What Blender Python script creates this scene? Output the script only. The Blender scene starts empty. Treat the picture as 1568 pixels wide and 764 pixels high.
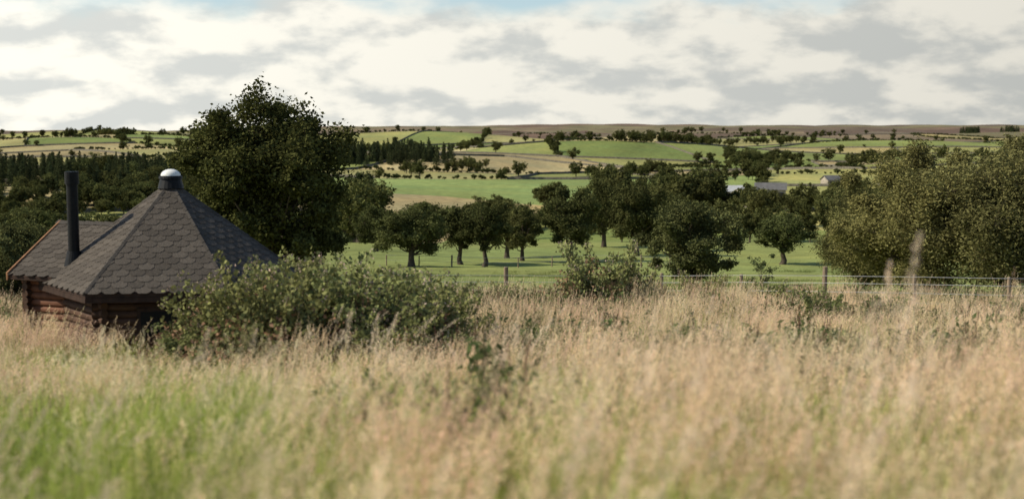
import bpy, math, random
import numpy as np
from mathutils import Vector, Matrix
rng = np.random.default_rng(7)
random.seed(7)
scene = bpy.context.scene
LINK = scene.collection.objects.link

# ------------------------------------------------------------------ helpers
class Acc:
    """accumulates quads with per-vertex colour"""
    def __init__(s): s.V=[];s.F=[];s.C=[];s.M=[];s.n=0
    def add(s,v,f,c,m=0):
        v=np.asarray(v,float).reshape(-1,3); f=np.asarray(f,int).reshape(-1,4)
        c=np.asarray(c,float)
        if c.ndim==1: c=np.tile(c,(len(v),1))
        s.V.append(v); s.F.append(f+s.n); s.C.append(c); s.M.append(np.full(len(f),m)); s.n+=len(v)
    def mesh(s,name,mats,smooth=False):
        V=np.concatenate(s.V);F=np.concatenate(s.F);C=np.concatenate(s.C);Mi=np.concatenate(s.M)
        me=bpy.data.meshes.new(name)
        me.vertices.add(len(V)); me.vertices.foreach_set('co',V.ravel())
        me.loops.add(F.size); me.loops.foreach_set('vertex_index',F.ravel().astype(np.int32))
        me.polygons.add(len(F)); me.polygons.foreach_set('loop_start',(np.arange(len(F))*4).astype(np.int32))
        me.polygons.foreach_set('loop_total',np.full(len(F),4,np.int32))
        me.polygons.foreach_set('material_index',Mi.astype(np.int32))
        me.update(calc_edges=True)
        a=me.attributes.new('col','FLOAT_COLOR','POINT')
        a.data.foreach_set('color',np.hstack([C,np.ones((len(C),1))]).ravel())
        for m in mats: me.materials.append(m)
        if smooth: me.polygons.foreach_set('use_smooth',np.ones(len(F),bool))
        me.update()
        return me

def rand_dirs(n):
    d=rng.normal(size=(n,3)); return d/np.linalg.norm(d,axis=1,keepdims=True)

def leaves(acc,cen,L,W,col,var=.25,mat=0,up=0.0):
    n=len(cen)
    a=rand_dirs(n); b=rand_dirs(n)
    if up: b[:,2]*=(1-up); a[:,2]*=(1-up)
    a/=np.linalg.norm(a,axis=1,keepdims=True)
    b-=a*np.sum(a*b,axis=1,keepdims=True); b/=np.linalg.norm(b,axis=1,keepdims=True)+1e-9
    s=rng.uniform(.65,1.25,(n,1))
    nn=np.cross(a,b)
    v=np.stack([cen-a*L*s*.5, cen+b*W*s*.5+nn*W*.15, cen+a*L*s*.5, cen-b*W*s*.5+nn*W*.15],1)
    c=np.asarray(col); c=c if c.ndim==2 else np.tile(c,(n,1))
    c=c*(1+rng.uniform(-var,var,(n,1)))
    acc.add(v,np.arange(n*4).reshape(n,4),np.repeat(c,4,axis=0),mat)

def tube(acc,P,R,col,mat=1,k=6):
    P=np.asarray(P,float); n=len(P); R=np.asarray(R,float)
    V=[]
    for i in range(n):
        t=P[min(i+1,n-1)]-P[max(i-1,0)]; t/=np.linalg.norm(t)+1e-9
        u=np.cross(t,[.3,.9,.1]); u/=np.linalg.norm(u)+1e-9; w=np.cross(t,u)
        an=np.arange(k)/k*2*math.pi
        V.append(P[i]+R[i]*(np.outer(np.cos(an),u)+np.outer(np.sin(an),w)))
    F=[[i*k+j,i*k+(j+1)%k,(i+1)*k+(j+1)%k,(i+1)*k+j] for i in range(n-1) for j in range(k)]
    acc.add(np.concatenate(V),F,col,mat)

def curve_pts(a,b,sag,n=5,wob=.0):
    t=np.linspace(0,1,n)[:,None]; a=np.array(a,float);b=np.array(b,float)
    p=a+(b-a)*t; p[:,2]+=sag*np.sin(t[:,0]*math.pi)
    if wob: p[1:-1]+=rng.normal(size=(n-2,3))*wob
    return p

# ------------------------------------------------------------------ materials
def new_mat(name):
    m=bpy.data.materials.new(name); m.use_nodes=True
    nt=m.node_tree; nt.nodes.clear(); return m,nt
def N(nt,t,**k):
    n=nt.nodes.new(t)
    for a,b in k.items(): setattr(n,a,b)
    return n
def foliage_mat(name,trans=.3,var=.3,huevar=.014):
    m,nt=new_mat(name); L=nt.links.new
    at=N(nt,'ShaderNodeAttribute',attribute_name='col')
    oi=N(nt,'ShaderNodeObjectInfo')
    mr=N(nt,'ShaderNodeMapRange'); mr.inputs[3].default_value=1-var; mr.inputs[4].default_value=1+var
    L(oi.outputs['Random'],mr.inputs[0])
    hm=N(nt,'ShaderNodeMapRange'); hm.inputs[3].default_value=.5-huevar; hm.inputs[4].default_value=.5+huevar
    mu=N(nt,'ShaderNodeMath',operation='MULTIPLY'); mu.inputs[1].default_value=7.31
    fr=N(nt,'ShaderNodeMath',operation='FRACT')
    L(oi.outputs['Random'],mu.inputs[0]);L(mu.outputs[0],fr.inputs[0]);L(fr.outputs[0],hm.inputs[0])
    hs=N(nt,'ShaderNodeHueSaturation'); L(hm.outputs[0],hs.inputs['Hue']);L(mr.outputs[0],hs.inputs['Value']);L(at.outputs['Color'],hs.inputs['Color'])
    p=N(nt,'ShaderNodeBsdfDiffuse'); L(hs.outputs[0],p.inputs['Color'])
    tr=N(nt,'ShaderNodeBsdfTranslucent'); L(hs.outputs[0],tr.inputs['Color'])
    mx=N(nt,'ShaderNodeMixShader'); mx.inputs[0].default_value=trans
    L(p.outputs[0],mx.inputs[1]);L(tr.outputs[0],mx.inputs[2])
    o=N(nt,'ShaderNodeOutputMaterial');L(mx.outputs[0],o.inputs[0]); return m
def simple_mat(name,col,rough=.8,nscale=8,namt=.3,bump=.0,metal=0,attr=False,stretch=None):
    m,nt=new_mat(name); L=nt.links.new
    tc=N(nt,'ShaderNodeTexCoord'); mp=N(nt,'ShaderNodeMapping')
    if stretch: mp.inputs['Scale'].default_value=stretch
    L(tc.outputs['Object'],mp.inputs[0])
    no=N(nt,'ShaderNodeTexNoise'); no.inputs['Scale'].default_value=nscale; no.inputs['Detail'].default_value=5
    L(mp.outputs[0],no.inputs[0])
    mr=N(nt,'ShaderNodeMapRange'); mr.inputs[1].default_value=.3; mr.inputs[2].default_value=.7
    mr.inputs[3].default_value=1-namt; mr.inputs[4].default_value=1+namt; L(no.outputs[0],mr.inputs[0])
    vm=N(nt,'ShaderNodeVectorMath',operation='SCALE'); L(mr.outputs[0],vm.inputs['Scale'])
    if attr:
        at=N(nt,'ShaderNodeAttribute',attribute_name='col'); L(at.outputs['Color'],vm.inputs[0])
    else: vm.inputs[0].default_value=col
    p=N(nt,'ShaderNodeBsdfPrincipled'); p.inputs['Roughness'].default_value=rough; p.inputs['Metallic'].default_value=metal
    p.inputs['Specular IOR Level'].default_value=.15
    L(vm.outputs[0],p.inputs['Base Color'])
    if bump:
        b=N(nt,'ShaderNodeBump'); b.inputs['Strength'].default_value=bump; b.inputs['Distance'].default_value=.02
        L(no.outputs[0],b.inputs['Height']); L(b.outputs[0],p.inputs['Normal'])
    o=N(nt,'ShaderNodeOutputMaterial');L(p.outputs[0],o.inputs[0]); return m

M_LEAF=foliage_mat('leaf',.18,.25)
M_LEAFN=foliage_mat('leaf_near',.2,.08)
M_GRASS=foliage_mat('grass_blades',.40,.20,huevar=.012)
M_BARK=simple_mat('bark',(.08,.063,.045),.9,6,.4,.6,stretch=(1,1,.3))
M_WOODPOST=simple_mat('weathered_wood',(.24,.18,.12),.85,10,.4,.4,stretch=(1,1,.15))
M_LOG=simple_mat('stained_log',(.17,.075,.042),.7,9,.4,.3,stretch=(.4,.4,1))
M_BROWN=simple_mat('brown_log',(.085,.047,.030),.7,9,.4,.3,stretch=(.4,.4,1))
M_DARKWOOD=simple_mat('dark_stained_wood',(.045,.026,.018),.7,9,.35,.3)
M_FASCIA=simple_mat('fascia_wood',(.30,.15,.075),.65,9,.3,.2)
M_SHINGLE=simple_mat('felt_shingle',(.06,.06,.06),.95,40,.28,.5,attr=True)
M_BLACK=simple_mat('black_steel',(.010,.010,.010),.5,20,.3,0,.0)
M_WHITE=simple_mat('white_cap',(.75,.74,.68),.35,6,.08)
M_STONE=simple_mat('dry_stone',(.13,.115,.085),.95,.9,.4)
M_ROOFP=simple_mat('barn_roof_pale',(.45,.45,.44),.7,.6,.15)
M_ROOFD=simple_mat('barn_roof_slate',(.13,.125,.12),.7,.6,.2)
M_BWALL=simple_mat('barn_wall',(.36,.31,.25),.9,.8,.2)
M_DOOR=simple_mat('barn_opening',(.02,.02,.02),.9)

# ------------------------------------------------------------------ terrain
PD=[-60,0,10,24,35,42,60,80,120,160,200,230,300,380,440,500,600,700,800,1000,1300,1700,2200,2800,3400,4500,6000,7500,16000]
PH=[3,-1.55,-2.75,-4.35,-5.45,-6.15,-8.0,-9.9,-13.4,-16.4,-18.4,-20,-27,-33,-33,-30.5,-28,-25,-26.5,-24,-20.5,-16,-11,-6,2,11,18,15,-60]
def prof(y):
    s=0
    for k in (-.08,-.04,0,.04,.08): s=s+np.interp(y+k*np.maximum(y,4),PD,PH)
    return s/5
def g(x,y,cx,cy,sx,sy): return np.exp(-((x-cx)/sx)**2-((y-cy)/sy)**2)
def hgt(x,y):
    x=np.asarray(x,float);y=np.asarray(y,float)
    z=prof(y)
    z=z+4.2*g(x,y,-46,105,18,38)
    z=z+7*g(x,y,95,410,60,80)
    z=z+9*g(x,y,-200,520,110,160)
    z=z+8*g(x,y,-420,1300,260,500)
    z=z+10*g(x,y,-600,2100,350,500)
    z=z+8*g(x,y,60,1150,150,160)+7*g(x,y,330,900,90,120)-4*g(x,y,200,950,90,120)
    z=z+8*g(x,y,-150,1700,170,230)+6*g(x,y,420,1900,260,260)+7*g(x,y,-60,950,90,110)
    z=z-30*g(x,y,-2300,6200,1300,2200)
    f=np.clip((y-250)/800,0,1)
    z=z+f*(2.8*np.sin(x/71+y/190)+2.4*np.sin(x/133-y/95+1)+1.2*np.sin(y/61+x/210))
    f2=np.clip((y-2500)/2500,0,1)
    z=z+f2*(3.5*np.sin(x/420+2)+3.5*np.sin(x/190+y/900)+5*np.sin(x/900+.6))
    f0=np.clip(y/20,0,1)*np.clip((300-y)/100,0,1)
    z=z+f0*(.10*np.sin(x/3.1+y/4.7)+.12*np.sin(x/6.3-y/5.1+2))
    return z
def H1(x,y): return float(hgt(x,y))

YL=[-40,-15,0,10,20,31,43.5,70,110,160,215,265,320,380,440,505,600,710,810,920,1040,1170,1320,1490,1690,1920,2200,2550,3000,3600,4300,5200,6300,8000,11000,16000]
NC=18
def W_(y): return 55+.78*max(y,0)
nr=len(YL)
G=np.zeros((nr,NC+1,2))
for j,y in enumerate(YL):
    for i in range(NC+1):
        u=(i/NC*2-1)
        w=W_(y)
        if 250<y<6000:
            cw=2/NC
            uu=u+cw*(rng.uniform(-.38,.38)+.6*math.sin(y/260.))*(1-u*u)
            dy=(YL[j+1]-YL[j])*rng.uniform(-.38,.38)+ (YL[j+1]-YL[j])*.35*math.sin(i*.9+j)
        else: uu=u;dy=0
        G[j,i]=(uu*w,y+dy)
GREEN=[(.195,.235,.070),(.225,.25,.078),(.27,.275,.095),(.165,.215,.062),(.30,.29,.115)]
TAN=[(.36,.31,.15),(.40,.345,.175),(.33,.29,.125),(.32,.27,.135)]
MOOR=[(.13,.092,.064),(.155,.115,.075),(.115,.088,.062),(.18,.145,.09),(.135,.108,.072),(.165,.15,.08)]
cellcol={}
def cell_colour(cx,cy,j,i):
    b=cx/max(cy,1)*1000
    if cy<43.5: return (.14,.13,.055)
    if cy<265:
        return (.215,.255,.078)
    if -125<b<45 and 480<cy<740: return (.20,.265,.085)
    if 175<b<250 and 310<cy<490: return (.31,.30,.11)
    if cy<330: return (.18,.22,.07)
    if cy<880 and b>150: return GREEN[rng.integers(3)]
    pm=np.clip((cy-1650)/700,0,1)
    if rng.random()<pm: return MOOR[rng.integers(6)]
    pt=.26 if b>-200 else .42
    if rng.random()<pt: return TAN[rng.integers(4)]
    return GREEN[rng.integers(5)]
V=[];F=[];C=[]; n=10; base=0
edges=[]
for j in range(nr-1):
    for i in range(NC):
        q=[G[j,i],G[j,i+1],G[j+1,i+1],G[j+1,i]]
        cx,cy=np.mean([p[0] for p in q]),np.mean([p[1] for p in q])
        merged=(cy>330 and i>0 and rng.random()<.3)
        c=cellcol[(j,i-1)] if merged else cell_colour(cx,cy,j,i)
        cellcol[(j,i)]=c
        if 440<cy<2400:
            if not merged: edges.append((q[0],q[3],cy))
            edges.append((q[0],q[1],cy))
        s=np.linspace(0,1,n+1)
        S,T=np.meshgrid(s,s)
        P=(1-S)[...,None]*(1-T)[...,None]*q[0]+S[...,None]*(1-T)[...,None]*q[1]+S[...,None]*T[...,None]*q[2]+(1-S)[...,None]*T[...,None]*q[3]
        V.append(np.column_stack([P[...,0].ravel(),P[...,1].ravel(),hgt(P[...,0],P[...,1]).ravel()]))
        idx=np.arange((n+1)**2).reshape(n+1,n+1)+base
        F.append(np.stack([idx[:-1,:-1],idx[:-1,1:],idx[1:,1:],idx[1:,:-1]],-1).reshape(-1,4))
        C.append(np.tile(c,((n+1)**2,1))); base+=(n+1)**2
M_GROUND,nt=new_mat('ground_fields'); L=nt.links.new
at=N(nt,'ShaderNodeAttribute',attribute_name='col'); geo=N(nt,'ShaderNodeNewGeometry')
def nz(scale,lo,hi,detail=4,mapscale=None):
    no=N(nt,'ShaderNodeTexNoise'); no.inputs['Scale'].default_value=scale; no.inputs['Detail'].default_value=detail
    if mapscale:
        mp=N(nt,'ShaderNodeMapping'); mp.inputs['Scale'].default_value=mapscale; L(geo.outputs['Position'],mp.inputs[0]); L(mp.outputs[0],no.inputs[0])
    else: L(geo.outputs['Position'],no.inputs[0])
    mr=N(nt,'ShaderNodeMapRange'); mr.inputs[1].default_value=.32; mr.inputs[2].default_value=.68; mr.inputs[3].default_value=lo; mr.inputs[4].default_value=hi
    L(no.outputs[0],mr.inputs[0]); return mr,no
a1,_=nz(.012,.72,1.22,6,(1,.5,1)); a2,_=nz(.25,.80,1.2,4); a3,n3=nz(5,.75,1.25,3)
m1=N(nt,'ShaderNodeMath',operation='MULTIPLY');m2=N(nt,'ShaderNodeMath',operation='MULTIPLY')
L(a1.outputs[0],m1.inputs[0]);L(a2.outputs[0],m1.inputs[1]);L(m1.outputs[0],m2.inputs[0]);L(a3.outputs[0],m2.inputs[1])
vs=N(nt,'ShaderNodeVectorMath',operation='SCALE'); L(at.outputs['Color'],vs.inputs[0]);L(m2.outputs[0],vs.inputs['Scale'])
a4,_=nz(.03,0,.6,4)
mix=N(nt,'ShaderNodeMix',data_type='RGBA'); L(a4.outputs[0],mix.inputs[0]); L(vs.outputs[0],mix.inputs[6])
tint=N(nt,'ShaderNodeVectorMath',operation='MULTIPLY'); tint.inputs[1].default_value=(1.38,1.12,1.0); L(vs.outputs[0],tint.inputs[0]); L(tint.outputs[0],mix.inputs[7])
p=N(nt,'ShaderNodeBsdfPrincipled'); p.inputs['Roughness'].default_value=.95; p.inputs['Specular IOR Level'].default_value=.1
L(mix.outputs[2],p.inputs['Base Color'])
bp=N(nt,'ShaderNodeBump'); bp.inputs['Strength'].default_value=.6; bp.inputs['Distance'].default_value=.12; L(n3.outputs[0],bp.inputs['Height']); L(bp.outputs[0],p.inputs['Normal'])
o=N(nt,'ShaderNodeOutputMaterial'); L(p.outputs[0],o.inputs[0])
A=Acc(); A.V=V;A.F=F;A.C=C;A.M=[np.zeros(len(f)) for f in F]
gm=A.mesh('ground',[M_GROUND],True)
ob=bpy.data.objects.new('ground',gm); LINK(ob)

# ------------------------------------------------------------------ prototypes
def coll(name): return bpy.data.collections.new(name)
def proto(c,name,me):
    o=bpy.data.objects.new(name,me); c.objects.link(o); return o

def make_tree(name,H,W,cb,nl,nsub,nleaf,leafL,col,trunk_r,mat=M_LEAF,lobe=.3,wl=.65,twigs=True,droop=0,jit=.2,shape=1.0,peak=0.0,spread=.24,lv=(.6,1.35)):
    A=Acc(); cz=cb+(H-cb)*.47; rzu=H-cz; rzd=cz-cb; rx=W/2
    top=np.array([rng.normal()*.03*W,rng.normal()*.03*W,cb+(H-cb)*.62])
    tp=curve_pts((0,0,-.3),top,0,7,W*.012)
    tube(A,tp,np.linspace(trunk_r*1.25,trunk_r*.25,7)*np.array([1.3,1,.95,.9,.85,.7,.5]),(1,1,1),1,8)
    ni=max(3,nl//4)
    k=np.arange(nl)+.5; ph=np.arccos(1-2*k/nl); th=math.pi*(1+5**.5)*k
    D=np.stack([np.cos(th)*np.sin(ph),np.sin(th)*np.sin(ph),np.cos(ph)],1)+rng.normal(size=(nl,3))*jit
    ln=np.linalg.norm(D,axis=1,keepdims=True); D=D/ln*np.clip(ln,.68,1.12)
    D=np.concatenate([D,rand_dirs(ni)*.45])
    bc=np.array(col)
    for d in D:
        lm=rng.uniform(*lv)
        lr=lobe*min(rx,(H-cb)/2)*lm
        f=1-lobe*lm*rng.uniform(.7,1.4)
        hx=f*rx*(1 if d[2]<0 else shape*(1-peak*max(d[2],0)))
        c=np.array([d[0]*hx,d[1]*hx,cz+d[2]*(rzu if d[2]>0 else rzd)*f])
        t=np.clip((c[2]-lr-cb*.6)/(H-cb)*.8,0.02,.85)
        st=tp[0]+(tp[-1]-tp[0])*np.clip((.1 if cb/H<.12 else .25)+.75*t,0,1)
        tube(A,curve_pts(st,c,.05*W*rng.uniform(-.3,1),6,W*.018),np.linspace(trunk_r*.36,trunk_r*.07,6),(1,1,1),1,5)
        sd=rand_dirs(nsub); sd[:,2]=sd[:,2]*.75+.18
        sc=c+sd*lr*rng.uniform(.35,1.15,(nsub,1))
        lt=rng.uniform(.75,1.25)
        for s_ in sc:
            if twigs: tube(A,[c,(c+s_)/2+rng.normal(size=3)*lr*.06,s_],[trunk_r*.06,trunk_r*.04,trunk_r*.015],(1,1,1),1,3)
            nn=int(nleaf*rng.uniform(.5,1.4))
            sg=lr*spread*rng.uniform(.7,1.25)
            pts=s_+rng.normal(size=(nn,3))*sg*np.array([1,1,.75+droop])
            cc=bc*lt*rng.uniform(.85,1.18)
            leaves(A,pts,leafL,leafL*wl,np.tile(cc,(nn,1)),.22,0,.3)
    return A.mesh(name,[mat,M_BARK])

LC=(.095,.099,.034)
me_syc=make_tree('sycamore',9.9,8.7,1.0,54,18,84,.20,(.092,.097,.031),.26,M_LEAFN,lobe=.25,shape=1.0,peak=.05,jit=.18,spread=.27,lv=(.45,1.5))
me_oak1=make_tree('oak_a',8.5,9.0,1.3,30,15,62,.27,(.088,.093,.033),.36,lobe=.30,jit=.28,lv=(.5,1.5))
me_oak2=make_tree('oak_b',9.0,8.0,1.6,26,15,62,.27,(.094,.096,.034),.34,lobe=.31,jit=.3,lv=(.5,1.5))
me_oak3=make_tree('oak_c',8.0,7.0,1.8,20,14,62,.27,(.083,.090,.032),.30,lobe=.34,jit=.34,lv=(.5,1.5))
me_haw=make_tree('hawthorn',6.2,7.4,.3,38,17,72,.17,(.12,.126,.048),.16,M_LEAFN,lobe=.27,jit=.28,lv=(.5,1.5))
me_wil=make_tree('willow',8.2,9.4,.2,52,20,80,.20,(.20,.185,.068),.24,M_LEAFN,lobe=.25,wl=.36,droop=.5,jit=.26,shape=1.05,lv=(.5,1.5))
me_wil2=make_tree('willow_b',8.0,8.0,.2,42,20,80,.20,(.16,.155,.058),.22,M_LEAFN,lobe=.26,wl=.36,droop=.5,jit=.28,shape=1.0,lv=(.5,1.5))
me_sap=make_tree('sapling',2.6,1.5,.4,10,7,18,.09,(.10,.12,.05),.035,M_LEAFN,lobe=.3)
c_far=coll('far_trees')
for k,(h,w,b,l) in enumerate([(10,9.8,.8,15),(11,9.0,1.2,14),(8.5,10.5,.5,15),(10,7.6,.8,12)]):
    proto(c_far,'far_tree_%d'%k,make_tree('far_tree_%d'%k,h,w,b,l,9,20,.66,LC,.25,lobe=.36,twigs=False,jit=.25))
c_hedge=coll('hedge_bits')
for k in range(3):
    proto(c_hedge,'hedge_%d'%k,make_tree('hedge_%d'%k,2.2,4.4,.1,9,8,14,.42,(.085,.095,.035),.08,lobe=.5,twigs=False))
c_con=coll('conifers')
for k in range(3):
    A=Acc(); Hh=12; tube(A,[(0,0,-.3),(0,0,6),(0,0,Hh)],[.22,.13,.02],(1,1,1),1,5)
    nt_=26
    for q in range(nt_):
        t=q/nt_; z=.6+t*(Hh-.6); r=(1-t)**.7*2.6*rng.uniform(.75,1.2)+.2
        nb=max(4,int(9*(1-t)+3))
        for b in range(nb):
            an=rng.uniform(0,6.28); m=8
            s=np.linspace(.15,1,m)[:,None]
            pts=np.array([0,0,z])+s*np.array([math.cos(an)*r,math.sin(an)*r,-r*.25])+rng.normal(size=(m,3))*.16
            leaves(A,pts,.6,.32,(.062,.075,.033),.3)
    proto(c_con,'conifer_%d'%k,A.mesh('conifer_%d'%k,[M_LEAF,M_BARK]))

def make_bramble(name,W,H,ncl,ncane):
    A=Acc()
    for q in range(ncl):
        an=rng.uniform(0,6.283); r=W/2*math.sqrt(rng.random())
        hh=H*(1-(r/(W/2))**2*.6)*rng.uniform(.35,1.0)
        c=np.array([math.cos(an)*r,math.sin(an)*r,hh])
        tube(A,curve_pts((c[0]*.5,c[1]*.5,0),c,.1,4,.04),[.012,.01,.007,.004],(1,1,1),1,4)
        lt=rng.uniform(.6,1.35)
        for s_ in range(7):
            sc=c+rng.normal(size=3)*np.array([.2,.2,.14])
            sc[2]=abs(sc[2])
            nn=rng.integers(7,20)
            cc=np.array([.18,.19,.078])*rng.uniform(.65,1.4)*lt
            if rng.random()<.25: cc=np.array([.33,.21,.12])*rng.uniform(.6,1.2)
            leaves(A,sc+rng.normal(size=(nn,3))*.09,.09,.065,np.tile(cc,(nn,1)),.35,0,.3)
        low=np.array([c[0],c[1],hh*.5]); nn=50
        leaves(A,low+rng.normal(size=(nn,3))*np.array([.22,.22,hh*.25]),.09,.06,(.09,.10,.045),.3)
    for q in range(ncane):
        an=rng.uniform(0,6.283); r=W/2*rng.uniform(.2,.95)
        a=np.array([math.cos(an)*r*.6,math.sin(an)*r*.6,H*.4]); ln=rng.uniform(.3,.9)
        b=a+np.array([math.cos(an)*ln*.8,math.sin(an)*ln*.8,H*.35+rng.uniform(.1,1.0)])
        P=curve_pts(a,b,.22,12,.02); tube(A,P,np.linspace(.010,.004,12),(2.4,1.5,1.2),1,4)
        for p_ in P[2:]:
            nn=5; leaves(A,p_+rng.normal(size=(nn,3))*.06,.095,.07,(.23,.24,.09),.35)
        nn=9; leaves(A,P[-1]+rng.normal(size=(nn,3))*.04,.04,.03,(.5,.38,.3),.3)
    return A.mesh(name,[M_LEAFN,M_BARK])
me_br1=make_bramble('bramble_a',2.6,1.4,72,38)
me_br2=make_bramble('bramble_b',2.2,1.1,60,30)

def make_grass(name,ns,nb,rad,hm,headcol,stemcol,bladecol,nsp=26,bladeh=(.25,.6),spk=(.020,.010),bw=.008,hl=.26,hw=.04):
    A=Acc()
    def ribbons(n,hs,w0,w1,lean,cb,ct,droop=0):
        r=rad*np.sqrt(rng.random(n)); an=rng.uniform(0,6.283,n)
        B=np.stack([r*np.cos(an),r*np.sin(an),np.full(n,-.03)],1)
        la=rng.uniform(0,6.283,n); lm=np.abs(rng.normal(0,lean,n))
        Ld=np.stack([np.cos(la)*lm+.14,np.sin(la)*lm,np.zeros(n)],1)
        ts=np.linspace(0,1,4); side=np.stack([np.cos(la+1.57+rng.normal(0,.6,n)),np.sin(la+1.57),np.zeros(n)],1)
        pts=[B+hs[:,None]*(t*np.array([0,0,1])+Ld*t*t-np.array([0,0,1])*droop*t**3*lm[:,None]) for t in ts]
        vs=[];cs=[]
        for t,p_ in zip(ts,pts):
            w=w0+(w1-w0)*t
            vs+= [p_-side*w/2,p_+side*w/2]
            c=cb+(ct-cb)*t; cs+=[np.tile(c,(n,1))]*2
        Vv=np.stack(vs,1); Cc=np.stack(cs,1)*(1+rng.uniform(-.25,.25,(n,1,1)))
        idx=np.arange(n)[:,None]*8
        f=np.concatenate([idx+np.array([[2*k,2*k+1,2*k+3,2*k+2]]) for k in range(3)],0)
        A.add(Vv.reshape(-1,3),f,Cc.reshape(-1,3))
        return B,Ld,hs
    if ns:
        hs=rng.normal(hm,hm*.19,ns).clip(.3,1.7)
        B,Ld,hs=ribbons(ns,hs,.004,.002,.26,np.array(bladecol)*.9,np.array(stemcol))
        bright=rng.uniform(.82,1.12,(ns,1))
        for k in range(nsp):
            t=1-hl+hl*(k/nsp)+rng.uniform(0,.02,ns); sp=hw*(1-(k/nsp))*rng.uniform(.3,1,ns)+.004
            a=rng.uniform(0,6.283,ns)
            P=B+hs[:,None]*(t[:,None]*np.array([0,0,1])+Ld*(t**2)[:,None])+np.stack([np.cos(a)*sp,np.sin(a)*sp,sp*.5],1)
            leaves(A,P,spk[0],spk[1],np.array(headcol)*bright,.15)
    if nb:
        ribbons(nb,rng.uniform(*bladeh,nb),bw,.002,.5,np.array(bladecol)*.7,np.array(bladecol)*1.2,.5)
    return A.mesh(name,[M_GRASS])
c_tall=coll('tall_grass_protos'); c_green=coll('green_grass_protos'); c_weed=coll('weed_protos'); c_fluff=coll('fluffy_grass_protos')
heads=[(.97,.74,.50),(.95,.69,.48),(.97,.83,.56),(.84,.58,.40),(.96,.77,.47),(.92,.65,.46)]
for k,hc in enumerate(heads):
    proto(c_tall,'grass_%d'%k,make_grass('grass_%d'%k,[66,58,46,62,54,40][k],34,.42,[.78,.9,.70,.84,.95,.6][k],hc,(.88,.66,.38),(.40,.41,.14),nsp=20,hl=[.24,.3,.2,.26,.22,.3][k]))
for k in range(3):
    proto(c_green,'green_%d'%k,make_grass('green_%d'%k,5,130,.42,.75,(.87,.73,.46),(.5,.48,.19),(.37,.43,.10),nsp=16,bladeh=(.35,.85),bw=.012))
for k in range(3):
    proto(c_fluff,'fluff_%d'%k,make_grass('fluff_%d'%k,7,0,.16,[1.15,1.3,1.05][k],(.96,.78,.57),(.86,.65,.41),(.35,.35,.14),nsp=70,hl=.2,hw=.05,spk=(.022,.010)))
for k in range(3):
    A=Acc()
    for s_ in range(6):
        h=rng.uniform(.6,1.05); b=np.array([rng.normal()*.16,rng.normal()*.16,0]); t=b+np.array([rng.normal()*.14,rng.normal()*.14,h])
        P=curve_pts(b,t,0,6,.01); tube(A,P,np.linspace(.006,.003,6),(2,1.6,1),1,4)
        for q in range(14):
            z=b+(t-b)*rng.uniform(.05,.85); nn=4
            leaves(A,z+rng.normal(size=(nn,3))*.07,.13,.055,(.13,.16,.06),.3)
        nn=80; tt=rng.uniform(.55,1,(nn,1)); leaves(A,b+(t-b)*tt+rng.normal(size=(nn,3))*.022*(1.2-tt),.018,.013,(.27,.15,.09) if k else (.24,.22,.10),.35)
    proto(c_weed,'weed_%d'%k,A.mesh('weed_%d'%k,[M_GRASS,M_BARK]))

def scatter(name,xy,sc,c,n,rot=3.14,zoff=0,tilt=0.0,sz=None):
    xy=np.asarray(xy); m=len(xy)
    z=hgt(xy[:,0],xy[:,1])+zoff
    me=bpy.data.meshes.new(name); me.vertices.add(m); me.vertices.foreach_set('co',np.column_stack([xy,z]).ravel())
    def at_(nm,t,vals,key='value'):
        a=me.attributes.new(nm,t,'POINT'); a.data.foreach_set(key,np.asarray(vals).ravel())
    at_('rv','FLOAT_VECTOR',np.column_stack([rng.normal(0,tilt+1e-6,m),rng.normal(0,tilt+1e-6,m),rng.uniform(-rot,rot,m)]),'vector')
    sc=np.asarray(sc); szz=sc if sz is None else np.asarray(sz)
    at_('sv','FLOAT_VECTOR',np.column_stack([sc,sc,szz]),'vector')
    at_('ix','INT',rng.integers(0,n,m).astype(np.int32))
    o=bpy.data.objects.new(name,me); LINK(o)
    ng=bpy.data.node_groups.new(name,'GeometryNodeTree')
    ng.interface.new_socket('Geometry',in_out='INPUT',socket_type='NodeSocketGeometry')
    ng.interface.new_socket('Geometry',in_out='OUTPUT',socket_type='NodeSocketGeometry')
    gi=ng.nodes.new('NodeGroupInput');go=ng.nodes.new('NodeGroupOutput')
    ip=ng.nodes.new('GeometryNodeInstanceOnPoints'); ci=ng.nodes.new('GeometryNodeCollectionInfo')
    ci.inputs[0].default_value=c; ci.inputs[1].default_value=True; ci.inputs[2].default_value=True
    def na(nm,t):
        q=ng.nodes.new('GeometryNodeInputNamedAttribute'); q.data_type=t; q.inputs[0].default_value=nm
        return [s for s in q.outputs if s.enabled and s.name=='Attribute'][0]
    er=ng.nodes.new('FunctionNodeEulerToRotation')
    l=ng.links.new
    l(gi.outputs[0],ip.inputs['Points']); l(ci.outputs[0],ip.inputs['Instance']); ip.inputs['Pick Instance'].default_value=True
    l(na('ix','INT'),ip.inputs['Instance Index']); l(na('rv','FLOAT_VECTOR'),er.inputs[0]); l(er.outputs[0],ip.inputs['Rotation'])
    l(na('sv','FLOAT_VECTOR'),ip.inputs['Scale']); l(ip.outputs[0],go.inputs[0])
    md=o.modifiers.new('scatter','NODES'); md.node_group=ng
    return o

HC=np.array([-6.66,25.0]); PHI=math.radians(8)
EX=np.array([math.cos(math.radians(158)),math.sin(math.radians(158))]); SX=np.array([-.375,-.927])

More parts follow.
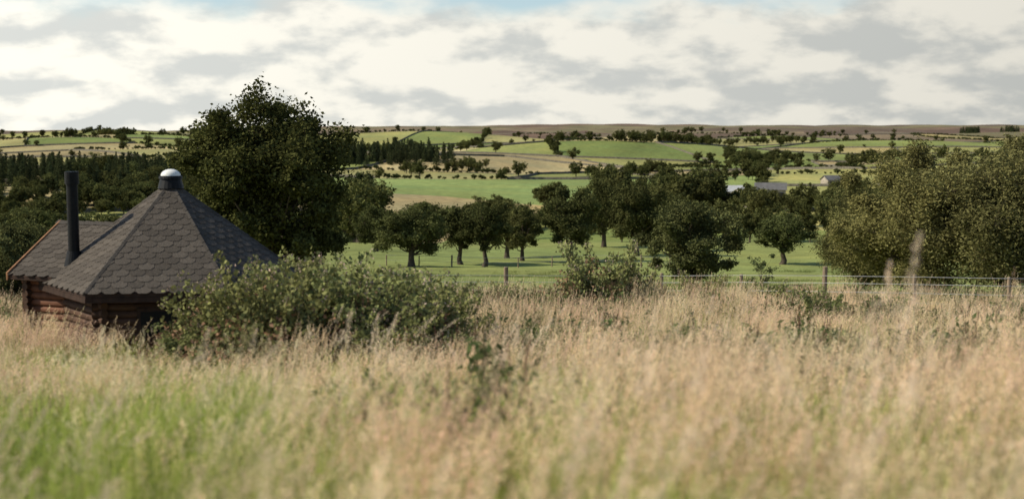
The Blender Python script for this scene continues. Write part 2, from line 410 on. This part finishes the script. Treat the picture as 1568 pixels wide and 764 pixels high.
# ---------------- meadow grass
def meadow_pts(y0,y1,dens,margin=.49,r0=1.9):
    a=(y1-y0)*2*(margin*y1+2); n=int(a*dens)
    y=rng.uniform(y0,y1,n); x=rng.uniform(-1,1,n)*(margin*y1+2)
    k=np.abs(x)<margin*y+2
    P=np.column_stack([x,y])[k]
    r=np.hypot(P[:,0],P[:,1]); P=P[r>r0]
    dh=np.hypot(P[:,0]-HC[0],P[:,1]-HC[1]); P=P[dh>2.6]
    rel=P-(HC+EX*2.0); dd=np.hypot(rel[:,0],rel[:,1]); P=P[dd>1.9]
    return P
def patch(P,s,o=0):
    return .5+.25*np.sin(P[:,0]/s+o+1.3*np.sin(P[:,1]/(s*1.7)))+.25*np.sin(P[:,1]/(s*.8)+o*2+P[:,0]/(s*2.3))
def hutlow(P):
    b=P[:,0]/np.maximum(P[:,1],1)
    return np.where((b<-.17)&(P[:,1]>13)&(P[:,1]<25),.66,1.0)
near=meadow_pts(1.0,12,3.4); far=meadow_pts(12,43,2.2)
P=np.concatenate([near,far])
bq=P[:,0]/np.maximum(P[:,1],1)
w=patch(P,.9,.5); w2=patch(P,2.6,1.9)
left=np.clip((-bq*2.2+.38),0,1)*np.clip((12-P[:,1])/6,0,1)
rt=np.clip(1-(bq-.05)*3,.35,1)
keep=rng.random(len(P))< (1-.8*np.clip(w*1.5-.40,0,1)*(P[:,1]<12)*rt-.5*left-.55*(w2>.62)*(P[:,1]>9))
T=P[keep]; hv_=(.70+.46*patch(T,1.7,.2))*hutlow(T)
hv_*=np.where(T[:,1]<4.5,.86,1)
scatter('meadow_grass',T,rng.uniform(.8,1.2,len(T)),c_tall,6,rot=.9,tilt=.08,sz=rng.uniform(.72,1.18,len(T))*hv_)
Gp=np.concatenate([meadow_pts(1.0,13,2.8),meadow_pts(13,43,.7)])
bq=Gp[:,0]/np.maximum(Gp[:,1],1); Gp=Gp[rng.random(len(Gp))<np.clip(1-(bq-.1)*1.6,.4,1)]
scatter('green_grass',Gp,rng.uniform(.8,1.1,len(Gp)),c_green,3,tilt=.08,sz=rng.uniform(.72,1.12,len(Gp))*hutlow(Gp))
Fp=np.concatenate([meadow_pts(1.8,6,.9,r0=2.3),meadow_pts(6,22,.4)]); Fp=Fp[hutlow(Fp)>.9]
fs=rng.uniform(.60,.92,len(Fp)); fs=np.where((Fp[:,0]<-1.0),fs*.85,fs)
tallx=np.array([(1.15,5.2),(1.5,4.9),(1.75,6.4),(.62,5.6)])
Fp=np.concatenate([Fp,tallx]); fs=np.concatenate([fs,[.98,1.0,1.08,1.0]])
scatter('plumed_grass',Fp,rng.uniform(.8,1.1,len(Fp)),c_fluff,3,rot=.9,tilt=.09,sz=fs)
Wp=np.concatenate([meadow_pts(9,18,.2),meadow_pts(18,43,2.0)]); Wp=Wp[(patch(Wp,2.2,.7)>.45)|(patch(Wp,2.6,1.9)>.62)]; Wp=Wp[hutlow(Wp)>.9]
scatter('dock_weeds',Wp,rng.uniform(.7,1.15,len(Wp)),c_weed,3)

c_tuft=coll('tuft_protos')
for k in range(2):
    proto(c_tuft,'tuft_%d'%k,make_grass('tuft_%d'%k,0,60,.5,.3,(.3,.3,.2),(.2,.2,.1),(.22,.25,.08),bladeh=(.08,.28),bw=.02))
n_=4500; y=43+ (rng.random(n_)**1.2)*80; x=rng.uniform(-.5,.5,n_)*y
k=patch(np.column_stack([x,y]),5)>.42
scatter('pasture_tufts',np.column_stack([x,y])[k],rng.uniform(.7,1.5,k.sum()),c_tuft,2)

# ---------------- placed trees: bearing (thousandths), distance
def place(name,me,b,d,sxy=1,sz=1,rot=None,dz=0):
    x=b/1000*d
    o=bpy.data.objects.new(name,me); o.location=(x,d,H1(x,d)+dz); o.scale=(sxy,sxy,sz)
    o.rotation_euler[2]=rng.uniform(0,6.28) if rot is None else rot
    LINK(o); return o
place('sycamore_tree',me_syc,-191,60,.94,.98,rot=.4)
place('oak_tree',me_oak1,-79,140,.94,.82)
place('oak_tree',me_oak3,-40,150,.88,.92)
place('oak_tree',me_oak3,-22,146,.86,.95)
place('oak_tree',me_oak2,-4,170,.85,.86)
place('oak_tree',me_oak2,8,158,.7,.74)
place('oak_tree',me_oak2,46,160,1.0,1.04)
place('oak_tree',me_oak1,72,205,.95,1.3)
place('oak_tree',me_oak1,98,175,.95,1.26)
place('oak_tree',me_oak2,122,190,.85,.95)
place('oak_tree',me_oak1,-107,190,.85,.8)
place('oak_tree',me_oak3,212,150,1.0,.75)
place('hawthorn_tree',me_haw,141,85,.95,.98)
place('willow_tree',me_wil,322,66,.98,.93)
place('willow_tree',me_wil2,388,62,1.05,.98)
place('willow_tree',me_wil2,276,74,.70,.78)
place('willow_tree',me_wil,455,62,1.0,1.0)
place('sapling_tree',me_sap,197,58,1,1)
place('sapling_tree',me_sap,60,62,.8,.7)
place('hawthorn_bush',me_haw,-392,42,.42,.56)
place('hawthorn_bush',me_haw,-425,46,.5,.6)
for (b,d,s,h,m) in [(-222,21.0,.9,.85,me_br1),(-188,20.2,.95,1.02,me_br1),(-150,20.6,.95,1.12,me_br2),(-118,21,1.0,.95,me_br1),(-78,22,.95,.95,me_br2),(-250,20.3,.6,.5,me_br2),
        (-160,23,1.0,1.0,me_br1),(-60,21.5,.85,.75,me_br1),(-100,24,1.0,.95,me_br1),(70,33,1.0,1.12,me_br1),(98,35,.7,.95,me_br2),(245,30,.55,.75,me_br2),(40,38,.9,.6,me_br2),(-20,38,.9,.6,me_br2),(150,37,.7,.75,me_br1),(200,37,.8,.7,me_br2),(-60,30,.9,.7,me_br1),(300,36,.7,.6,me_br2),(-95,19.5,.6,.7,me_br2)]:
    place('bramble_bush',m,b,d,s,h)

# ---------------- woods
def region(b0,b1,d0,d1,n_):
    nc=max(2,n_//7); cb_=rng.uniform(b0,b1,nc); cd=rng.uniform(d0,d1,nc); k=rng.integers(0,nc,n_)
    b=cb_[k]+rng.normal(0,(b1-b0)*.09,n_); d=cd[k]+rng.normal(0,(d1-d0)*.12,n_)
    return np.column_stack([b/1000*d,d])
def wood(name,regs,c,nproto):
    xy=[];s=[];z=[]
    for (b0,b1,d0,d1,n_,h0,h1,ref) in regs:
        r=region(b0,b1,d0,d1,n_); xy.append(r); hh=rng.uniform(h0,h1,n_)/ref
        z.append(hh); s.append(hh*rng.uniform(.8,1.2,n_))
    scatter(name,np.concatenate(xy),np.concatenate(s),c,nproto,sz=np.concatenate(z))
wood('conifer_wood',[(-450,-250,490,640,420,6,11,12),(-142,-106,265,330,14,12,17,12),(-140,-62,860,930,170,8,14,12),(345,362,2500,2600,40,10,14,12),(378,395,2500,2600,30,10,14,12)],c_con,3)
wood('distant_woodland',[(-440,-240,400,520,190,5,9,10),(-470,-290,190,235,36,4.5,6.5,10),(-150,-105,240,300,12,10,14,10),
   (-110,250,300,420,80,7,10,10),(60,165,400,500,34,12,17,10),(20,70,440,500,14,6,10,10),(165,330,620,700,32,5,8,10),(245,300,480,540,22,6,9,10),
   (175,300,950,1100,60,7,12,10),(90,150,1150,1350,46,7,12,10),(290,480,1000,1200,50,7,12,10),(250,480,420,560,64,7,11,10),
   (10,70,1500,1700,30,7,11,10),(150,260,1500,1650,46,7,11,10),(-330,-280,1500,1700,14,8,12,10),(-110,-30,760,860,12,6,10,10),(60,130,760,900,22,6,10,10),(-30,300,1900,2200,60,6,10,10)],c_far,4)
hp=[];hs=[];tpnt=[];ts=[];wallsegs=[]
for (p_,q_,cy) in edges:
    ln=np.linalg.norm(q_-p_)
    bc=(p_+q_)/2; bb=bc[0]/bc[1]*1000
    if abs(bb)>520: continue
    if -125<bb<45 and 470<cy<740: continue
    r=rng.random()
    if r<.40:
        m=int(ln/3.4); t=np.linspace(0,1,m)[:,None]; hp.append(p_+(q_-p_)*t+rng.normal(size=(m,2))*.8); hs.append(rng.uniform(.45,1.6,m))
    elif r<.95: wallsegs.append((p_,q_))
    m=rng.poisson(ln/(22 if r<.40 else 150)) if cy<1900 else rng.poisson(ln/300)
    t=rng.random((m,1)); tpnt.append(p_+(q_-p_)*t+rng.normal(size=(m,2))*1.2); ts.append(rng.uniform(.35,1.15,m))
scatter('hedgerow',np.concatenate(hp),np.concatenate(hs),c_hedge,3)
scatter('hedgerow_trees',np.concatenate(tpnt),np.concatenate(ts),c_far,4)
A=Acc()
for p_,q_ in wallsegs:
    m=14; t=np.linspace(0,1,m)[:,None]; Q=p_+(q_-p_)*t; dr=(q_-p_)/np.linalg.norm(q_-p_); nn=np.array([-dr[1],dr[0]])
    z=hgt(Q[:,0],Q[:,1]); hh=1.4+rng.uniform(-.15,.15,m)
    V_=[]
    for i in range(m):
        a=Q[i]-nn*.4;b=Q[i]-nn*.22;c=Q[i]+nn*.22;d=Q[i]+nn*.4
        V_+=[(a[0],a[1],z[i]-.4),(b[0],b[1],z[i]+hh[i]),(c[0],c[1],z[i]+hh[i]),(d[0],d[1],z[i]-.4)]
    F_=[[i*4+k,i*4+k+1,i*4+k+5,i*4+k+4] for i in range(m-1) for k in range(3)]
    A.add(V_,F_,(1,1,1))
o=bpy.data.objects.new('dry_stone_wall',A.mesh('dry_stone_wall',[M_STONE])); LINK(o)

# ---------------- generic part builder
def part(name,verts,faces,mat,parent,cols=None,smooth=False):
    me=bpy.data.meshes.new(name); me.from_pydata([tuple(v) for v in verts],[],[tuple(f) for f in faces]); me.materials.append(mat)
    if cols is not None:
        a=me.attributes.new('col','FLOAT_COLOR','CORNER'); arr=[]
        for f,c in zip(faces,cols): arr+= [c[0],c[1],c[2],1]*len(f)
        a.data.foreach_set('color',arr)
    if smooth: me.polygons.foreach_set('use_smooth',[True]*len(faces))
    me.update()
    o=bpy.data.objects.new(name,me); LINK(o); o.parent=parent
    return o
def cyl(p0,p1,r0,r1,k=14,off=0):
    p0=np.array(p0,float);p1=np.array(p1,float);t=p1-p0;t/=np.linalg.norm(t)
    u=np.cross(t,[.31,.2,.93] if abs(t[2])<.9 else [1,0,0]);u/=np.linalg.norm(u);w=np.cross(t,u)
    an=np.arange(k)/k*2*math.pi
    V=[p0+r0*(math.cos(a)*u+math.sin(a)*w) for a in an]+[p1+r1*(math.cos(a)*u+math.sin(a)*w) for a in an]
    F=[(off+i,off+(i+1)%k,off+k+(i+1)%k,off+k+i) for i in range(k)]+[tuple(off+i for i in range(k))[::-1],tuple(off+k+i for i in range(k))]
    return V,F
def multi(items):
    V=[];F=[]
    for (p0,p1,r0,r1,k) in items:
        v,f=cyl(p0,p1,r0,r1,k,len(V)); V+=v;F+=f
    return V,F
def prism(poly_pts,thick_vec):
    n=len(poly_pts); P=[np.array(p,float) for p in poly_pts]; Q=[p+np.array(thick_vec) for p in P]
    F=[tuple(range(n)),tuple(range(2*n-1,n-1,-1))]+[(i,n+i,n+(i+1)%n,(i+1)%n) for i in range(n)]
    return P+Q,F

# ---------------- grill hut
hut=bpy.data.objects.new('wooden_grill_hut',None); LINK(hut)
R=2.55; ZE=-2.9; ZA=-1.0; RW=2.12; ZB=H1(HC[0],HC[1])-.25
apex=np.array([HC[0],HC[1],ZA])
def hv(k,r,z): a=PHI+math.radians(60*k); return np.array([HC[0]+r*math.cos(a),HC[1]+r*math.sin(a),z])
def clip(poly,n_,c_):
    out=[]
    for i in range(len(poly)):
        a=poly[i];b=poly[(i+1)%len(poly)];da=np.dot(a,n_)-c_;db=np.dot(b,n_)-c_
        if da>=0: out.append(a)
        if (da>=0)!=(db>=0): out.append(a+(b-a)*da/(da-db))
    return out
def shingles(O,U,Dn,halfplanes,umin,umax,vmax,V,F,Cc,tw=.29,rh=.145):
    Nn=np.cross(U,Dn)
    if Nn[2]<0: Nn=-Nn
    r=0
    v=vmax
    while v>-.1:
        top=v-rh*1.9
        u=umin-tw+(tw/2 if r%2 else 0)
        while u<umax+tw:
            pl=[np.array(q) for q in [(u+.004,top),(u+tw-.004,top),(u+tw-.004,v-rh*.42),(u+tw*.76,v),(u+tw*.24,v),(u+.004,v-rh*.42)]]
            for (n_,c_) in halfplanes:
                if len(pl)>2: pl=clip(pl,np.array(n_),c_)
            if len(pl)>2:
                b=len(V); sh=rng.uniform(.8,1.2)
                for q in pl:
                    f=(q[1]-top)/(v-top)
                    V.append(O+U*q[0]+Dn*q[1]+Nn*(.010+.016*f+.002*rng.random()))
                F.append(tuple(range(b,b+len(pl)))); Cc.append((.086*sh,.072*sh,.058*sh))
            u+=tw
        v-=rh; r+=1
V=[];F=[];Cc=[]
for k in range(6):
    a=hv(k,R,ZE);b=hv(k+1,R,ZE); m=(a+b)/2; U=(b-a)/np.linalg.norm(b-a); Dn=(m-apex); Ls=np.linalg.norm(Dn); Dn/=Ls
    hw=np.linalg.norm(b-a)/2
    k1=hw/Ls
    shingles(apex,U,Dn,[((1,k1),0),((-1,k1),0),((0,1),.12)],-hw,hw,Ls+.03,V,F,Cc)
part('roof_shingles',V,F,M_SHINGLE,hut,Cc)
Vd=[apex+np.array([0,0,-.004])]+[hv(k,R-.01,ZE) for k in range(6)]+[hv(k,R-.01,ZE-.07) for k in range(6)]+[apex+np.array([0,0,-.12])]
Fd=[(0,1+k,1+(k+1)%6) for k in range(6)]+[(1+k,7+k,7+(k+1)%6,1+(k+1)%6) for k in range(6)]+[(13,7+(k+1)%6,7+k) for k in range(6)]
part('roof_deck',Vd,Fd,M_DARKWOOD,hut)
V=[];F=[];Cc=[]
for k in range(6):
    e=hv(k,R+.02,ZE-.01); a=PHI+math.radians(60*k); side=np.array([-math.sin(a),math.cos(a),0])
    n_=13
    for i in range(n_):
        p0=apex+(e-apex)*(i/n_*.94+.06); p1=apex+(e-apex)*min(1.0,((i+1.15)/n_*.94+.06)); b=len(V)
        up=np.array([0,0,1])
        V+=[p0+side*-.05+up*.006,p0+up*.035,p0+side*.05+up*.006,p1+side*-.05+up*.016,p1+up*.047,p1+side*.05+up*.016]
        F+=[(b,b+1,b+4,b+3),(b+1,b+2,b+5,b+4)]; s=rng.uniform(.85,1.15); Cc+=[(.072*s,.062*s,.052*s)]*2
part('hip_caps',V,F,M_SHINGLE,hut,Cc)
RZ=-1.86; HWd=1.5; EZ=-2.78; L0=.6; L1=2.72
def ep(l,s,z): q=HC+EX*l+SX*s; return np.array([q[0],q[1],z])
V=[];F=[];Cc=[]
for sg in (1,-1):
    O=ep(L0,0,RZ); U=np.array([EX[0],EX[1],0]); Dn=ep(L0,HWd*sg,EZ)-O; Ls=np.linalg.norm(Dn); Dn/=Ls
    shingles(O,U,Dn,[((1,0),0),((-1,0),-(L1-L0)),((0,1),0)],0,L1-L0,Ls+.03,V,F,Cc)
part('porch_roof_shingles',V,F,M_SHINGLE,hut,Cc)
Vd=[ep(L0,0,RZ-.004),ep(L1,0,RZ-.004),ep(L1,HWd,EZ-.004),ep(L0,HWd,EZ-.004),ep(L1,-HWd,EZ-.004),ep(L0,-HWd,EZ-.004)]
Vd+= [v+np.array([0,0,-.08]) for v in Vd]
Fd=[(0,1,2,3),(0,5,4,1),(6,9,8,7),(6,7,10,11),(1,7,8,2),(1,4,10,7),(2,8,9,3),(5,11,10,4)]
part('porch_roof_deck',Vd,Fd,M_DARKWOOD,hut)
V=[];F=[];Cc=[]
for i in range(8):
    l0=.9+i*.235; l1=l0+.25; b=len(V)
    V+=[ep(l0,-.1,RZ-.03),ep(l0,0,RZ+.035),ep(l0,.1,RZ-.03),ep(l1,-.1,RZ-.01),ep(l1,0,RZ+.055),ep(l1,.1,RZ-.01)]; F+=[(b,b+1,b+4,b+3),(b+1,b+2,b+5,b+4)]; Cc+=[(.072,.062,.052)]*2
part('porch_ridge_caps',V,F,M_SHINGLE,hut,Cc)
for sg,nm in ((1,'bargeboard_front'),(-1,'bargeboard_back')):
    pts=[ep(L1+.005,0,RZ+.05),ep(L1+.005,(HWd+.03)*sg,EZ+.05),ep(L1+.005,(HWd+.03)*sg,EZ-.1),ep(L1+.005,0,RZ-.12)]
    v,f=prism(pts,(EX[0]*.03,EX[1]*.03,0)); part(nm,v,f,M_FASCIA,hut)
V=[];F=[]
for k in range(6):
    a=hv(k,R+.0,ZE-.075);b=hv(k+1,R+.0,ZE-.075); a2=hv(k,R-.04,ZE-.075);b2=hv(k+1,R-.04,ZE-.075); o_=len(V); dz=np.array([0,0,-.09])
    V+=[a,b,b2,a2,a+dz,b+dz,b2+dz,a2+dz]; F+=[tuple(o_+i for i in q) for q in [(0,1,2,3),(7,6,5,4),(0,4,5,1),(2,6,7,3)]]
part('eave_fascia',V,F,M_DARKWOOD,hut)
items=[];nlog=int((ZE-.1-ZB)/.135)
for k in range(6):
    a=hv(k,RW,0);b=hv(k+1,RW,0);d=(b-a)/np.linalg.norm(b-a)
    for i in range(nlog+1):
        z=ZB+.07+i*.135+(.03 if k%2 else 0); A0=a-d*.16;B0=b+d*.16; A0[2]=B0[2]=z
        items.append((A0,B0,.071,.071,10))
v,f=multi(items); part('log_walls',v,f,M_BROWN,hut,smooth=False)
items=[];items2=[]
for i in range(nlog+2):
    z=ZB+.07+i*.135
    for sg in (1,-1): items.append((ep(1.6,1.2*sg,z),ep(2.62,1.2*sg,z),.071,.071,10))
    items2.append((ep(2.45,-1.38,z+.05),ep(2.45,1.38,z+.05),.071,.071,10))
for i in range(6):
    z=ZB+.07+(nlog+2+i)*.135; hw=1.2*(1-(i+1)/6.8); items2.append((ep(2.45,-hw,z),ep(2.45,hw,z),.071,.071,10))
v,f=multi(items); part('porch_side_logs',v,f,M_LOG,hut)
v,f=multi(items2); part('porch_gable_logs',v,f,M_BROWN,hut)
a=hv(4,RW+.03,0);b=hv(5,RW+.03,0);m=(a+b)/2;d=(b-a)/np.linalg.norm(b-a);nn=np.array([d[1],-d[0],0])
def wbox(c,hw,hh,z,th):
    pts=[c-d*hw+np.array([0,0,z-hh]),c+d*hw+np.array([0,0,z-hh]),c+d*hw+np.array([0,0,z+hh]),c-d*hw+np.array([0,0,z+hh])]
    return prism(pts,nn*th)
v,f=wbox(m,.42,.3,-3.5,.09); part('window_frame',v,f,M_DARKWOOD,hut)
v,f=wbox(m+nn*.05,.35,.23,-3.5,.05); part('window_glass',v,f,M_BLACK,hut)
v,f=multi([(apex+[0,0,-.12],apex+[0,0,.07],.25,.2,20),(apex+[0,0,.07],apex+[0,0,.12],.23,.22,20)]); part('vent_collar',v,f,M_BLACK,hut)
V=[];F=[];k=20;nr_=6
for i in range(nr_):
    t=i/nr_*math.pi/2
    for j in range(k): V.append((HC[0]+.19*math.cos(t)*math.cos(j/k*6.2832),HC[1]+.19*math.cos(t)*math.sin(j/k*6.2832),ZA+.125+.13*math.sin(t)))
V.append((HC[0],HC[1],ZA+.255))
for i in range(nr_-1):
    for j in range(k): F.append((i*k+j,i*k+(j+1)%k,(i+1)*k+(j+1)%k,(i+1)*k+j))
for j in range(k): F.append(((nr_-1)*k+j,(nr_-1)*k+(j+1)%k,len(V)-1))
part('dome_cap',V,F,M_WHITE,hut,smooth=True)
cx,cy=-8.42,24.5
v,f=multi([((cx,cy,-2.9),(cx,cy,-.95),.105,.105,20),((cx,cy,-1.02),(cx,cy,-.78),.13,.13,20),((cx,cy,-2.62),(cx,cy,-2.3),.2,.125,20)]); part('chimney_pipe',v,f,M_BLACK,hut)

# ---------------- fences
M_FENCEW=simple_mat('galvanised_wire',(.32,.32,.31),.5,5,.2,0,.6)
def fence(name,pts,step,h,wires,pr=.05,wr=.006):
    it=[];wi=[];prev=None
    for (x0,y0),(x1,y1) in zip(pts[:-1],pts[1:]):
        ln=math.hypot(x1-x0,y1-y0);m=max(1,int(ln/step))
        for i in range(m+1):
            if i==m and (x1,y1)!=tuple(pts[-1]): continue
            x=x0+(x1-x0)*i/m;y=y0+(y1-y0)*i/m;z=H1(x,y); big=(i%5==2)
            hh=h*(1.12 if big else rng.uniform(.93,1.0)); lx,ly=rng.normal()*.03,rng.normal()*.03
            r=pr*(1.35 if big else 1)
            it.append(((x,y,z-.3),(x+lx,y+ly,z+hh-.02),r,r*.95,9)); it.append(((x+lx,y+ly,z+hh-.02),(x+lx,y+ly,z+hh),r*.95,r*.7,9))
            cur=np.array([x+lx*.8,y+ly*.8-r,z])
            if prev is not None:
                for wz in wires: wi.append((prev+[0,0,wz*h],cur+[0,0,wz*h],wr,wr,5))
            prev=cur
    e=bpy.data.objects.new(name,None); LINK(e)
    v,f=multi(it); part('posts',v,f,M_WOODPOST,e); v,f=multi(wi); part('wires',v,f,M_FENCEW,e)
fence('wire_fence',[(26,35.5),(14.5,37),(5,42.5),(-8,45)],2.6,1.5,(.4,.6,.78,.93),pr=.06,wr=.009)
fence('wire_fence',[(-14,142),(8,138),(22,128)],3.2,1.2,(.5,.95),pr=.07,wr=.015)

# ---------------- farm
def barn(name,b,d,Lx,Wy,hw,hr,roof,rot=0,doors=2):
    e=bpy.data.objects.new(name,None); LINK(e); x=b/1000*d; e.location=(x,d,H1(x,d)-.4); e.rotation_euler[2]=rot
    l,w=Lx/2,Wy/2
    v=[(-l,-w,0),(l,-w,0),(l,w,0),(-l,w,0),(-l,-w,hw),(l,-w,hw),(l,w,hw),(-l,w,hw),(-l,0,hr),(l,0,hr)]
    part('walls',v,[(0,1,5,4),(2,3,7,6),(1,2,6,9,5),(3,0,4,8,7)],M_BWALL,e)
    q=.5; s=(hr-hw)/w
    for sg,nm in ((-1,'roof_front'),(1,'roof_back')):
        pts=[(-l-q,0,hr+.05),(l+q,0,hr+.05),(l+q,sg*(w+q),hw-s*q+.05),(-l-q,sg*(w+q),hw-s*q+.05)]
        vv,ff=prism(pts,(0,0,.2)); part(nm,vv,ff,roof,e)
    for i in range(doors):
        cx=-l+Lx*(i+.5)/doors
        vv,ff=prism([(cx-1.3,-w-.05,0),(cx+1.3,-w-.05,0),(cx+1.3,-w-.05,hw*.7),(cx-1.3,-w-.05,hw*.7)],(0,-.05,0)); part('opening_%d'%i,vv,ff,M_DOOR,e)
barn('pale_roofed_barn',166,555,16,9,3.4,5.6,M_ROOFP,.15,3)
barn('stone_farmhouse',202,560,13,8,4.2,6.8,M_ROOFD,-.2,3)
barn('pale_roofed_barn',183,545,10,7,3.2,4.9,M_ROOFP,.5,2)
barn('stone_barn',250,640,9,7,3,5,M_ROOFD,.3,2)

# ------------------------------------------------------------------ sun, sky
S=Vector((-.76,-.08,.62)).normalized()
sl=bpy.data.lights.new('sun','SUN'); sl.energy=5.0; sl.angle=math.radians(.6); sl.color=(1,.92,.75)
so=bpy.data.objects.new('sun',sl); so.rotation_euler=S.to_track_quat('Z','Y').to_euler(); LINK(so)
w=bpy.data.worlds.new('World'); scene.world=w; w.use_nodes=True; nt=w.node_tree; nt.nodes.clear(); L=nt.links.new
sky=N(nt,'ShaderNodeTexSky',sky_type='NISHITA'); sky.sun_disc=False
sky.sun_elevation=math.asin(S.z); sky.sun_rotation=math.atan2(S.x,S.y)%(2*math.pi); sky.dust_density=.4
sk=N(nt,'ShaderNodeVectorMath',operation='SCALE'); sk.inputs['Scale'].default_value=.13; L(sky.outputs[0],sk.inputs[0])
tc=N(nt,'ShaderNodeTexCoord'); sp=N(nt,'ShaderNodeSeparateXYZ'); L(tc.outputs['Generated'],sp.inputs[0])
def math_(op,a,b=None,c=None):
    m=N(nt,'ShaderNodeMath',operation=op)
    for i,v_ in enumerate((a,b,c)):
        if v_ is None: continue
        if isinstance(v_,(int,float)): m.inputs[i].default_value=v_
        else: L(v_,m.inputs[i])
    return m.outputs[0]
zz=math_('MAXIMUM',sp.outputs[2],0.0); dn=math_('ADD',zz,.40)
cb=N(nt,'ShaderNodeCombineXYZ'); L(math_('DIVIDE',sp.outputs[0],dn),cb.inputs[0]); L(math_('DIVIDE',sp.outputs[1],dn),cb.inputs[1])
def noise(scale,detail,off,rough=.55,dist=0):
    mp=N(nt,'ShaderNodeMapping'); mp.inputs['Location'].default_value=off; L(cb.outputs[0],mp.inputs[0])
    q=N(nt,'ShaderNodeTexNoise'); q.inputs['Scale'].default_value=scale; q.inputs['Detail'].default_value=detail; q.inputs['Roughness'].default_value=rough; q.inputs['Distortion'].default_value=dist
    L(mp.outputs[0],q.inputs[0]); return q.outputs[0]
def mr(v_,a,b,c,d):
    m=N(nt,'ShaderNodeMapRange',interpolation_type='SMOOTHSTEP'); m.inputs[1].default_value=a;m.inputs[2].default_value=b;m.inputs[3].default_value=c;m.inputs[4].default_value=d; L(v_,m.inputs[0]); return m.outputs[0]
n1=noise(2.4,6,(3.1,1.7,0),.52,.1)
cov=mr(math_('SUBTRACT',math_('ADD',n1,.24),math_('MULTIPLY',math_('MINIMUM',zz,.16),3.6)),.28,.44,0,1)
n2=noise(5.4,8,(8.4,5.3,0),.57,.08)
n2b=noise(5.4,3,(8.37,5.38,0),.5,.08)
n3_=noise(1.7,3,(1.4,9.3,0),.5,0)
relief=math_('MULTIPLY',math_('SUBTRACT',n2,n2b),1.3)
shade=mr(math_('ADD',math_('ADD',math_('MULTIPLY',n2,.5),math_('MULTIPLY',n3_,.5)),relief),.32,.66,0,1)
cr=N(nt,'ShaderNodeMix',data_type='RGBA'); L(shade,cr.inputs[0]); cr.inputs[6].default_value=(.62,.635,.605,1); cr.inputs[7].default_value=(.93,.90,.80,1)
dt=N(nt,'ShaderNodeVectorMath',operation='DOT_PRODUCT'); L(tc.outputs['Generated'],dt.inputs[0]); dt.inputs[1].default_value=S
glow=mr(dt.outputs['Value'],-1.0,1.0,.60,1.45)
zen=mr(sp.outputs[2],.12,.7,1.0,.42)
back=mr(sp.outputs[1],-1.0,.4,.75,1.0)
gl=math_('MULTIPLY',math_('MULTIPLY',glow,zen),back)
cs=N(nt,'ShaderNodeVectorMath',operation='SCALE'); L(cr.outputs[2],cs.inputs[0]); L(gl,cs.inputs['Scale'])
mx=N(nt,'ShaderNodeMix',data_type='RGBA'); L(cov,mx.inputs[0]); L(sk.outputs[0],mx.inputs[6]); L(cs.outputs[0],mx.inputs[7])
bg=N(nt,'ShaderNodeBackground'); L(mx.outputs[2],bg.inputs[0]); bg.inputs[1].default_value=1.0
o=N(nt,'ShaderNodeOutputWorld'); L(bg.outputs[0],o.inputs[0])

# ------------------------------------------------------------------ camera
cam=bpy.data.cameras.new('camera'); cam.lens=45; cam.sensor_width=36; cam.clip_start=.05; cam.clip_end=40000
cam.dof.use_dof=True; cam.dof.focus_distance=48; cam.dof.aperture_fstop=1.1
co=bpy.data.objects.new('camera',cam); co.rotation_euler=(math.radians(90-5.3),0,0); LINK(co); scene.camera=co
scene.view_settings.view_transform='Standard'; scene.view_settings.look='None'; scene.view_settings.exposure=0
